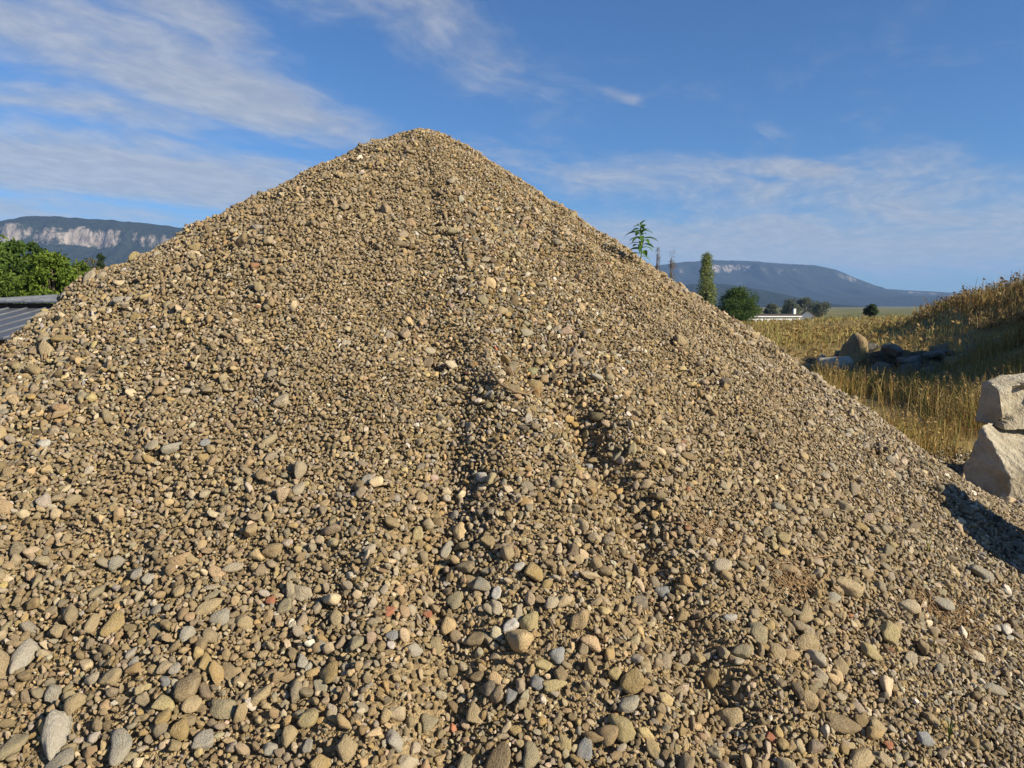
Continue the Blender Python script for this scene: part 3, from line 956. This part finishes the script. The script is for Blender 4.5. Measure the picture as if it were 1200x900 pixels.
def tree(name, label, base, H, Wd, leaf, n_leaf, c_lo, c_hi, seed, clear=.15, shape='round', group=None, clumps=46, cat='tree', bare=False):
    g = np.random.default_rng(seed)
    rr = random.Random(seed)
    root = empty(name, base, label, cat, group)
    bm = bmesh.new()
    top = Vector((g.normal(0, .02) * H, g.normal(0, .02) * H, H * .9))
    r0 = H * .022 + .02
    tp = [Vector((top.x * k_ + rr.gauss(0, .006) * H, top.y * k_, top.z * k_)) if k_ else Vector((0, 0, -.2)) for k_ in (0, .15, .35, .55, .8, 1)]
    tube(bm, tp, [r0 * 1.3, r0, r0 * .8, r0 * .6, r0 * .35, r0 * .12])
    cs = []
    for i in range(clumps):
        if shape == 'round':
            th = g.uniform(0, 2 * np.pi); cz = g.uniform(-.9, 1); rr_ = math.sqrt(1 - cz * cz) * g.uniform(.45, 1.0)
            c_ = Vector((math.cos(th) * rr_ * Wd / 2 * .82, math.sin(th) * rr_ * Wd / 2 * .82, H * (clear + (1 - clear) * (.5 + cz * .42))))
        else:                                        # columnar
            k_ = g.uniform(0, 1)
            th = g.uniform(0, 2 * np.pi)
            prof = math.sin(math.pi * min(1, k_ * .9 + .1)) ** .6 * (1 - .45 * k_)
            c_ = Vector((math.cos(th) * prof * Wd / 2 * .7, math.sin(th) * prof * Wd / 2 * .7, H * (clear + (1 - clear) * k_ * .96)))
        cs.append(c_)
    for c_ in cs:
        k_ = min(max((c_.z / H - .25) * .8, .1), .85) if shape == 'round' else max(c_.z / H - .12, .05)
        st_ = Vector((top.x * k_, top.y * k_, top.z * k_))
        mid = st_.lerp(c_, .5) + Vector((0, 0, .03 * H))
        rb = r0 * .34 * (1 - k_ * .6)
        tube(bm, [st_, mid, c_], [rb, rb * .6, rb * .2], 5)
    link('trunk', bm_mesh('trunk', bm, True), m_bark, root)
    per = max(1, n_leaf // clumps)
    P = []
    for c_ in cs:
        sz = (Wd * .17 if shape == 'round' else Wd * .2) * g.uniform(.7, 1.35)
        q_ = g.normal(size=(per, 3)); q_ *= (g.uniform(.2, 1, (per, 1)) ** .6) / np.linalg.norm(q_, axis=1)[:, None]
        q_ *= sz * np.array([1, 1, .75 if shape == 'round' else 1.6])
        P.append(q_ + np.array(c_))
    P = np.concatenate(P)
    V, f_, cl_ = leaf_cloud(P, leaf, c_lo, c_hi, g)
    link('crown', np_mesh('crown', V, f_, False, cl_), m_leaf, root)
    return root


def tz(x, y):
    return float(terrain(np.array([x]), np.array([y]))[0])


def tree_at(px_, top_py, Y_, w_px, name, label, n_leaf, leaf, c_lo, c_hi, seed, **kw):
    p_ = spot(px_, top_py, Y_)
    zb = tz(p_.x, p_.y)
    return tree(name, label, (p_.x, p_.y, zb), p_.z - zb, w_px * Y_ / F, leaf, n_leaf, c_lo, c_hi, seed, **kw)


GL, GH = (.045, .085, .014), (.14, .21, .035)
tree_at(-42, 262, 36, 120, 'broadleaf_tree', 'dense green broadleaf tree cut off by the left picture edge', 15000, .22, GL, GH, 1, group='green trees behind the shed', clear=.06, clumps=60)
tree_at(14, 276, 40, 62, 'broadleaf_tree', 'dark green broadleaf tree rising behind the metal roof', 12000, .21, (.035, .075, .014), (.11, .17, .03), 2, group='green trees behind the shed', clear=.06)
tree_at(58, 292, 33, 74, 'broadleaf_tree', 'bright yellow-green broadleaf tree right of the metal roof', 15000, .19, (.06, .105, .014), (.17, .235, .03), 3, group='green trees behind the shed', clear=.05, clumps=60)
tree_at(40, 274, 45, 26, 'broadleaf_tree', 'narrow dark tree top poking up between the green trees', 6000, .2, (.025, .055, .014), (.08, .13, .03), 4, group='green trees behind the shed', clear=.1, clumps=30)
tree_at(90, 302, 38, 52, 'broadleaf_tree', 'low green broadleaf tree nearest the left flank of the heap', 8000, .18, (.06, .10, .015), (.15, .20, .03), 13, group='green trees behind the shed', clear=.05, clumps=40)
tree_at(104, 298, 48, 36, 'thin_shrub', 'sparse olive-brown shrub between green trees and heap', 4500, .14, (.09, .085, .03), (.17, .15, .05), 5, clear=.05, cat='shrub')
tree_at(118, 297, 60, 14, 'small_conifer', 'small dark conifer top just above the left flank', 3000, .2, (.02, .04, .02), (.05, .08, .03), 6, shape='column', cat='tree')
tree_at(829, 298, 150, 27, 'poplar_tree', 'tall slim green poplar right of the heap crest', 9000, .36, (.13, .17, .04), (.28, .30, .10), 7, shape='column', clear=.05, clumps=70)
tree_at(866, 337, 120, 54, 'broadleaf_tree', 'round dark green tree standing before the white building', 22000, .26, (.035, .07, .014), (.11, .17, .03), 8, clear=.08, clumps=70)
tree_at(771, 288, 150, 14, 'thin_poplar', 'thin bare poplar top showing close beside the weed', 1300, .2, (.16, .12, .09), (.24, .18, .13), 9, shape='column', clear=.1, clumps=26)
tree_at(788, 292, 150, 18, 'thin_poplar', 'thin brownish poplar between the weed and green poplar', 2200, .2, (.16, .12, .08), (.26, .20, .12), 10, shape='column', clear=.1, clumps=30)
tree_at(1021, 354, 95, 18, 'round_bush', 'small dark round bush on the field crest', 5000, .22, (.02, .045, .015), (.06, .09, .025), 12, clear=.03, cat='bush')
for i, (px_, py_, Y_, w_, lab) in enumerate(((926, 351, 330, 26, 'grey-green tree directly behind the white building roof'), (944, 349, 380, 22, 'dusky tree behind the gabled house'), (962, 352, 360, 24, 'dusky tree just right of the gabled house'),
                                       (905, 356, 300, 16, 'low dusky tree over the left end of the building'))):
    tree_at(px_, py_, Y_, w_, 'distant_tree', lab, 2600, .75, (.08, .095, .06), (.16, .17, .105), 40 + i, group='distant trees past the field', clear=.05, clumps=30)  # leaf colours lightened and greyed to stand in for haze

# ------------------------------------------------------------------ grass and weeds


def blades(name, X, Y, Hh, wid, cols, g, label, lean=.35, zoff=-.02, seed_heads=0.0, hd=((.22, .14, .05), (.40, .29, .12))):
    n_ = len(X)
    Zb = terrain(X, Y) + zoff
    th = g.uniform(0, 2 * np.pi, n_)
    bx_, by_ = np.cos(th), np.sin(th)
    ld = g.uniform(0, 2 * np.pi, n_); lm = np.abs(g.normal(0, lean, n_)) * Hh
    lx, ly = np.cos(ld) * lm, np.sin(ld) * lm
    B = np.stack([X, Y, Zb], -1)
    side = np.stack([bx_, by_, np.zeros(n_)], -1) * (wid / 2)[:, None]
    mid = B + np.stack([lx * .3, ly * .3, Hh * .55], -1)
    tip = B + np.stack([lx, ly, Hh * (1 - .25 * (lm / Hh))], -1)
    V = np.stack([B - side, B + side, mid + side * .8, mid - side * .8, tip + side * .25, tip - side * .25], 1).reshape(-1, 3)
    i0 = np.arange(n_)[:, None] * 6
    f_ = np.concatenate([i0 + np.array([0, 1, 2, 3]), i0 + np.array([3, 2, 4, 5])])
    cl_ = np.repeat(cols, 6, 0) * np.tile(np.array([.75, .75, 1, 1, 1.1, 1.1]), n_)[:, None]
    if seed_heads > 0:
        k_ = np.where(g.uniform(0, 1, n_) < seed_heads)[0]
        reps = 7
        C = np.repeat(tip[k_], reps, 0) + g.normal(0, 1, (len(k_) * reps, 3)) * np.array([.012, .012, .05]) * (Hh[k_].mean() / .6)
        V2, f2, c2 = leaf_cloud(C, float(np.mean(wid)) * 4.5, hd[0], hd[1], g)
        f_ = np.concatenate([f_, f2 + len(V)]); V = np.concatenate([V, V2]); cl_ = np.concatenate([cl_, c2])
    o = link(name, np_mesh(name, V, f_, False, cl_), m_grass)
    tag(o, label, 'grass', None, 'stuff')
    return o


def mixcol(n_, g, table):
    w_ = np.array([r_[0] for r_ in table]); w_ = w_ / w_.sum()
    c_ = np.array([r_[1] for r_ in table])[g.choice(len(table), n_, p=w_)]
    return c_ * g.uniform(.7, 1.25, n_)[:, None]


g = np.random.default_rng(5)
STRAW, GOLD, RUST, GREEN, BROWN = (.44, .33, .13), (.42, .27, .075), (.27, .13, .045), (.14, .16, .035), (.17, .105, .05)


def scatter(n_, x0, x1, y0, y1, dens, g):
    X = g.uniform(x0, x1, n_); Y = g.uniform(y0, y1, n_)
    k_ = g.uniform(0, 1, n_) < dens(X, Y)
    return X[k_], Y[k_]


def off_berm(x, y):
    return ~((y > 15.3 + .4 * fbm(x * 2, y * 0, 2, 91)) & (y < 19.6) & (x > 5.6) & (x < 16)) | (np.abs(fbm(x * 3, y * 3, 2, 93)) > .62)


def off_heap(X, Y):
    return (heap_h(X, Y, False) < .05)


# tall dry grass between heap and rubble
X, Y = scatter(90000, 1.5, 12.0, 7.2, 17.5, lambda x, y: off_berm(x, y) * off_heap(x, y) * np.clip(.45 + 1.4 * fbm(x * .9, y * .9, 3, 15), .03, 1) * (x / y < .95) * (np.hypot(x - 4.6, y - 6.4) > .9), g)
n_ = len(X)
blades('dry_grass', X, Y, g.uniform(.22, .55, n_) * np.clip(.8 + .8 * fbm(X * .8, Y * .8, 3, 16), .3, 1.5), g.uniform(.005, .010, n_), mixcol(n_, g, [(.30, STRAW), (.34, GOLD), (.11, RUST), (.24, (.17, .19, .04))]), g, 'tall dry golden grass between the heap and the rubble rocks', .4, seed_heads=.10)
# meadow
X, Y = scatter(230000, -6, 70, 17, 84, lambda x, y: off_berm(x, y) * np.clip(.7 + 1.0 * fbm(x * .25, y * .25, 3, 18), .3, 1) * ((x / y > .22) & (x / y < .95)) * (1.0 / (1 + (y / 45) ** 2)), g)
n_ = len(X)
wd_ = np.clip(Y * .00075, .012, .06)
blades('meadow_grass', X, Y, g.uniform(.25, .6, n_) * np.clip(.8 + .9 * fbm(X * .2, Y * .2, 3, 19), .35, 1.5), wd_, mixcol(n_, g, [(.42, (.46, .375, .14)), (.22, GOLD), (.06, RUST), (.30, (.22, .22, .055))]), g, 'dry straw-coloured meadow rising to the field crest', .45, seed_heads=.06)
# brush on the mound
X, Y = scatter(120000, 8.5, 34, 10, 46, lambda x, y: off_berm(x, y) * (terrain(x, y) > .75) * np.clip(.5 + 1.4 * fbm(x * .5, y * .5, 3, 23), .08, 1) * (x / y < 1.15) * (1.0 / (1 + (y / 40) ** 2)), g)
n_ = len(X)
blades('mound_weeds', X, Y, g.uniform(.25, .8, n_) * np.clip(.8 + .9 * fbm(X * .6, Y * .6, 3, 24), .35, 1.5), np.clip(Y * .0008, .012, .04), mixcol(n_, g, [(.20, STRAW), (.22, GOLD), (.24, (.20, .11, .045)), (.24, (.12, .075, .04)), (.10, (.10, .11, .03))]), g, 'rusty brown dry weeds covering the mound at right', .4, seed_heads=.07, hd=((.12, .07, .03), (.30, .19, .08)))

# ------------------------------------------------------------------ rocks beyond the heap


def boulder(name, label, loc, size, m_, seed, p=14, group=None, rz=0.0, sub=4, rough=.035, cat='rock', tiltx=0.0):
    me = stone_mesh(name, seed, p, sub, 13, .06)
    g_ = np.random.default_rng(seed)
    co = np.empty(len(me.vertices) * 3, np.float32); me.vertices.foreach_get('co', co); co = co.reshape(-1, 3)
    nrm = np.empty(len(me.vertices) * 3, np.float32); me.vertices.foreach_get('normal', nrm); nrm = nrm.reshape(-1, 3)
    o_ = g_.uniform(0, 50)
    dsp = fbm(co[:, 0] * 3 + co[:, 2] * 2.1 + o_, co[:, 1] * 3 - co[:, 2] * 1.7 + o_, 4, seed % 50)
    co = co + nrm * (dsp * rough * 2)[:, None]
    co = co * np.array(size) / 2
    me.vertices.foreach_set('co', co.astype(np.float32).ravel())
    me.update()
    o = link(name, me, m_, None, loc)
    o.rotation_euler = (tiltx, 0, rz)
    return tag(o, label, cat, group)


def on_ground(px_, py_, Y_, size, **kw):
    p_ = spot(px_, py_, Y_)
    z_ = tz(p_.x, p_.y)
    return (p_.x, p_.y, z_ + size[2] * .33)


sz = (.72, .55, .66)
boulder('boulder', 'brown earthy boulder with yellow sunlit side on the heap edge', on_ground(930, 430, 15.5, sz), sz, m_rubbrown, 301, 16)  # yellow side is sunlight; the rock itself is mottled brown
sz = (.5, .42, .5)
boulder('boulder', 'yellowish boulder leaning on the brown one', on_ground(951, 430, 15.2, sz), sz, m_rubbrown, 302, 12, rz=.6)
sz = (.85, .7, .62)
boulder('boulder', 'low pale boulder at left end of the rubble row, before the brown boulder', on_ground(976, 432, 15.8, sz), sz, m_rubpale, 303, 14)
sz = (.62, .55, 1.0)
boulder('boulder', 'dark pointed rock rising above the rubble row', on_ground(1003, 430, 16.6, sz), sz, m_rubbrown, 304, 20)
for i in range(56):
    pxr = 962 + i * 3.8 + random.uniform(-7, 7)
    Yr = random.uniform(15.6, 17.9)
    s_ = random.uniform(.14, .40) * (1.3 if i % 9 == 0 else 1)
    szr = (s_ * random.uniform(1, 1.6), s_, s_ * random.uniform(.55, .95))
    p_ = spot(pxr, 430, Yr)
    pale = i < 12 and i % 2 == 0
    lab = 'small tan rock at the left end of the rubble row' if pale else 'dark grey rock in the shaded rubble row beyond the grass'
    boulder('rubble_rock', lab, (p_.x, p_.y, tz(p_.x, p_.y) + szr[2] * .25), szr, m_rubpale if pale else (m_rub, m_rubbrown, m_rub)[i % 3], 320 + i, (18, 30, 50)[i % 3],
            'tan rocks at the end of the rubble row' if pale else 'rocks of the shaded rubble row', random.uniform(0, 6), 3, .06, tiltx=random.uniform(-.5, .5))


# quarried blocks at the right
def quarry_block(name, label, loc, rz, corners, seed, recess=None):
    """corners: 8 points, bottom ring then top ring, of a roughly split block"""
    bm = bmesh.new()
    vs = [bm.verts.new(c_) for c_ in corners]
    for f in ((3, 2, 1, 0), (4, 5, 6, 7), (0, 1, 5, 4), (1, 2, 6, 5), (2, 3, 7, 6), (3, 0, 4, 7)):
        bm.faces.new([vs[i] for i in f])
    bmesh.ops.recalc_face_normals(bm, faces=bm.faces)
    bmesh.ops.bevel(bm, geom=bm.edges[:], offset=.012, segments=2, affect='EDGES', profile=.6)
    bmesh.ops.triangulate(bm, faces=[f for f in bm.faces if len(f.verts) > 4])
    for _ in range(6):
        es = [e_ for e_ in bm.edges if e_.calc_length() > .03]
        if not es: break
        bmesh.ops.subdivide_edges(bm, edges=es, cuts=1, use_grid_fill=True)
    bmesh.ops.triangulate(bm, faces=bm.faces)
    bm.normal_update()
    P = np.array([v.co[:] for v in bm.verts]); Nn = np.array([v.normal[:] for v in bm.verts])
    d1 = fbm(P[:, 0] * 3.1 + P[:, 2] * 2.3 + seed, P[:, 1] * 3.1 - P[:, 2] * 2.7 + seed, 3, seed) * .016
    d2 = -np.abs(fbm(P[:, 0] * 9 + P[:, 2] * 7, P[:, 1] * 9 - P[:, 2] * 6, 4, seed + 3)) * .022
    P = P + Nn * (d1 + d2)[:, None]
    gq = np.random.default_rng(seed)
    lo_, hi_ = P.min(0), P.max(0)
    for _ in range(9):                                  # chipped edges and corners
        n_ = gq.normal(size=3); n_[2] = abs(n_[2]) * .8; n_ /= np.linalg.norm(n_)
        m0 = (P @ n_).max() - gq.uniform(.005, .03) * (hi_ - lo_).max()
        ex_ = np.maximum(P @ n_ - m0, 0)
        P = P - n_ * (ex_ * .93)[:, None]
    P = P + Nn * (fbm(P[:, 0] * 34 + P[:, 2] * 29, P[:, 1] * 34 - P[:, 2] * 23, 3, seed + 7) * .008)[:, None]
    if recess:
        (rx, rz_), (ex, ez), dep_ = recess              # a hollow worn into the front
        m_ = np.clip(1.15 - np.maximum(np.abs(P[:, 0] - rx - .5 * (P[:, 2] - rz_)) / ex, np.abs(P[:, 2] - rz_ - .25 * (P[:, 0] - rx)) / ez) + .5 * fbm(P[:, 0] * 9, P[:, 2] * 9, 3, 71), 0, .4) / .4
        P[:, 1] += np.where(P[:, 1] < .12, m_ * m_ * (3 - 2 * m_) * dep_, 0)
    for v, c_ in zip(bm.verts, P): v.co = c_
    o = link(name, bm_mesh(name, bm, True), m_block, None, loc)
    o.rotation_euler = (0, 0, rz)
    return tag(o, label, 'stone block', 'quarried blocks by the heap')


zb = 0.0
quarry_block('quarry_block', 'lower pale limestone block sitting by the right foot of the heap', (4.0, 6.0, zb), 0.0,
             [(-.27, .0, -.06), (-.02, -.36, -.06), (1.2, -.4, -.06), (.95, .9, -.06), (-.01, .02, .60), (.05, -.31, .20), (1.1, -.3, .34), (.9, .75, .62)], 5)
quarry_block('quarry_block', 'upper pale limestone block with a hollow in its front, on the lower block', (4.2, 6.3, zb + .60), 0.0,
             [(-.09, .0, -.02), (.0, -.26, -.06), (.95, -.2, -.06), (.8, .5, -.01), (-.02, .06, .385), (.0, -.14, .30), (.85, -.05, .34), (.75, .42, .40)], 9, ((.25, .2), (.12, .10), .10))
quarry_block('quarry_block', 'tall limestone block beyond the right picture edge, shading the heap foot', (3.42, 3.36, zb), .3,
             [(-.3, -.4, -.05), (.6, -.45, -.05), (.65, .5, -.05), (-.28, .5, -.05), (-.22, -.3, 1.0), (.52, -.35, 1.08), (.55, .42, 1.02), (-.2, .42, .95)], 14)

# ------------------------------------------------------------------ the weed on the right flank
m_weedstem, t, b = mat('green_stem', (.14, .17, .05), .7)
bx_, by_ = hit(752, 322)
by_ += .12
zb_ = float(heap_h(bx_, by_))
weed = empty('leafy_weed', (bx_, by_, zb_), 'single green leafy weed growing out of the right flank', 'weed')
topw = spot(753, 262, by_) - Vector((bx_, by_, zb_))
bm = bmesh.new()
sp_ = [topw * k_ + Vector((.012 * math.sin(k_ * 5), 0, 0)) for k_ in (-.1, .25, .5, .75, 1)]
tube(bm, sp_, [.005, .0045, .0038, .003, .0016], 6)
link('stem', bm_mesh('stem', bm, True), m_weedstem, weed)


def leaf_mesh(seed):
    r_ = random.Random(seed)
    L_, n_ = 1.0, 7
    V, Fc = [], []
    dr = r_.uniform(.5, 1.0)
    for i in range(n_ + 1):
        s_ = i / n_
        w_ = .17 * math.sin(math.pi * min(1, s_ * .93 + .05)) ** .8
        x_ = s_ * (1 - .22 * dr * s_)
        z_ = .25 * s_ - dr * .75 * s_ * s_
        V += [(x_, -w_, z_ + .05 * w_ / .17), (x_, 0, z_), (x_, w_, z_ + .05 * w_ / .17)]
    for i in range(n_):
        a_ = i * 3
        Fc += [(a_, a_ + 3, a_ + 4, a_ + 1), (a_ + 1, a_ + 4, a_ + 5, a_ + 2)]
    c_ = np.tile(np.array([[.07, .15, .03]]) * r_.uniform(.8, 1.5), (len(V), 1))
    m_ = np_mesh('leaf', V, Fc, True, c_)
    m_.materials.append(m_leaf)
    return m_


LV = [leaf_mesh(i) for i in range(5)]
for i in range(30):
    k_ = .22 + .78 * (i / 29) ** .8
    o = bpy.data.objects.new('leaf', LV[i % 5]); col.objects.link(o); o.parent = weed
    o.location = topw * k_ + Vector((.012 * math.sin(k_ * 5), 0, 0))
    o.rotation_euler = (random.gauss(0, .15), random.uniform(-.5, .1) - (.5 if k_ > .93 else 0), i * 2.4 + random.uniform(-.3, .3))
    s_ = (.05 + .075 * math.sin(math.pi * min(k_ * 1.02, 1)) ** .7) * random.uniform(.8, 1.15)
    o.scale = (s_, s_ * .95, s_)

# ------------------------------------------------------------------ twigs, roots and straw lying on the heap
m_twig, t, b = mat('dry_twig', (.20, .13, .075), .9)
tcz = t.new('ShaderNodeTexCoord')
t.put(b.inputs['Base Color'], t.mix(t.noise(tcz.outputs['Object'], 60, 4), (.12, .08, .045), (.30, .21, .12)))
m_straw, t, b = mat('dry_straw', (.38, .22, .09), .85)
tcz = t.new('ShaderNodeTexCoord')
t.put(b.inputs['Base Color'], t.mix(t.noise(tcz.outputs['Object'], 30, 3), (.17, .10, .05), (.38, .25, .12)))


def on_heap(px_, py_, up=.012):
    x_, y_ = hit(px_, py_)
    n_ = Vector(normals(np.array([x_]), np.array([y_]))[0])
    return Vector((x_, y_, float(heap_h(x_, y_)))) + n_ * up


def twig(pix, rad_, label, m_=m_twig, name='twig'):
    pts = [on_heap(a_, b_, .018 + random.uniform(0, .012)) for a_, b_ in pix]
    o0 = pts[0].copy()
    bm = bmesh.new()
    tube(bm, [p_ - o0 for p_ in pts], [rad_ * (1 - .5 * i / len(pts)) for i in range(len(pts))], 6)
    o = link(name, bm_mesh(name, bm, True), m_, None, o0)
    return tag(o, label, 'twig')


twig([(576, 440), (588, 455), (600, 463), (614, 466), (622, 462)], .008, 'curved brown root lying across the upper middle of the heap')
twig([(645, 452), (652, 447), (662, 444)], .006, 'short brown twig right of the curved root')
twig([(643, 730), (648, 742), (646, 756)], .006, 'short upright brown twig low in the middle of the heap')
twig([(940, 660), (958, 656), (975, 655)], .0035, 'pale straw stem above the rusty straw clump', m_straw, 'loose_straw')
twig([(952, 688), (962, 680), (970, 673)], .0035, 'pale slanting straw beside the rusty straw clump', m_straw, 'loose_straw')
twig([(1072, 730), (1075, 716), (1078, 704)], .004, 'upright rusty straw at the left of the lowest clump', m_straw, 'loose_straw')
twig([(876, 868), (884, 860), (895, 855)], .004, 'thin brown twig near the bottom edge right of centre')


def straw_clump(px_, py_, rpx, n_, label, seed):
    rr = random.Random(seed)
    c0 = on_heap(px_, py_, 0)
    d_ = proj(c0.x, c0.y, c0.z)[2]
    bm = bmesh.new()
    for i in range(n_):
        a_ = rr.gauss(0, .5) * rpx; b_ = rr.gauss(0, .4) * rpx * .6
        x_, y_ = c0.x + a_ * d_ / F, c0.y + b_ * d_ / F
        L_ = rr.uniform(.03, .10); th = rr.uniform(0, 6.28)
        pts = []
        for k in range(4):
            s_ = k / 3 - .5
            xx = x_ + math.cos(th + s_ * rr.uniform(-1, 1)) * L_ * s_; yy = y_ + math.sin(th) * L_ * s_
            pts.append(Vector((xx, yy, float(heap_h(xx, yy)) + .006 + rr.uniform(0, .018))) - c0)
        tube(bm, pts, [.0018, .0018, .0015, .001], 4)
    o = link('straw_clump', bm_mesh('straw_clump', bm, True), m_straw, None, c0)
    return tag(o, label, 'straw', None, 'stuff')


straw_clump(838, 628, 34, 45, 'rusty straw clump highest on the right flank', 1)
straw_clump(930, 685, 36, 80, 'rusty straw clump amid stones on the right flank', 2)
straw_clump(1112, 722, 44, 100, 'widest rusty straw clump low on the right flank', 3)
straw_clump(1140, 765, 30, 30, 'sparse straw scraps below the widest straw clump', 4)


def sprout(px_, py_, n_, L_, label, c_):
    p_ = on_heap(px_, py_, 0)
    gg = np.random.default_rng(int(px_))
    V, Fc = [], []
    for i in range(n_):
        th = gg.uniform(0, 6.28); le = gg.uniform(.1, .5); l_ = L_ * gg.uniform(.6, 1.1)
        dx_, dy_ = math.cos(th), math.sin(th)
        w_ = .003
        a_ = len(V)
        for k in range(4):
            s_ = k / 3
            ww = w_ * (1 - s_ * .8)
            V += [(dx_ * le * l_ * s_ * s_ - dy_ * ww, dy_ * le * l_ * s_ * s_ + dx_ * ww, l_ * s_), (dx_ * le * l_ * s_ * s_ + dy_ * ww, dy_ * le * l_ * s_ * s_ - dx_ * ww, l_ * s_)]
        for k in range(3): Fc.append((a_ + k * 2, a_ + k * 2 + 1, a_ + k * 2 + 3, a_ + k * 2 + 2))
    o = link('grass_sprout', np_mesh('grass_sprout', V, Fc, True, np.tile(np.array([c_]), (len(V), 1))), m_grass, None, p_)
    return tag(o, label, 'grass')


sprout(1087, 648, 4, .12, 'yellow-green grass sprout by the shadow edge', (.35, .34, .09))
sprout(1112, 868, 14, .09, 'small dark green grass tuft near the bottom right', (.08, .12, .03))
sprout(1094, 761, 5, .07, 'thin grass blade below the widest straw clump', (.25, .22, .07))

# ------------------------------------------------------------------ air
m_haze = bpy.data.materials.new('haze')
m_haze.use_nodes = True
m_haze.node_tree.nodes.clear()
T = NT(m_haze.node_tree)
pv = T.new('ShaderNodeVolumePrincipled')
pv.inputs['Color'].default_value = (.36, .58, 1.0, 1)
pv.inputs['Density'].default_value = 0.000085
pv.inputs['Anisotropy'].default_value = 0.0
T.new('ShaderNodeOutputMaterial', {'Volume': pv.outputs[0]})
bm = bmesh.new()
box(bm, (-12500, -12500, -14), (12500, 12500, 620))
bmesh.ops.recalc_face_normals(bm, faces=bm.faces)
haze = link('haze', bm_mesh('haze', bm), m_haze)
tag(haze, 'thin morning haze lying over the whole valley', 'haze', None, 'stuff')
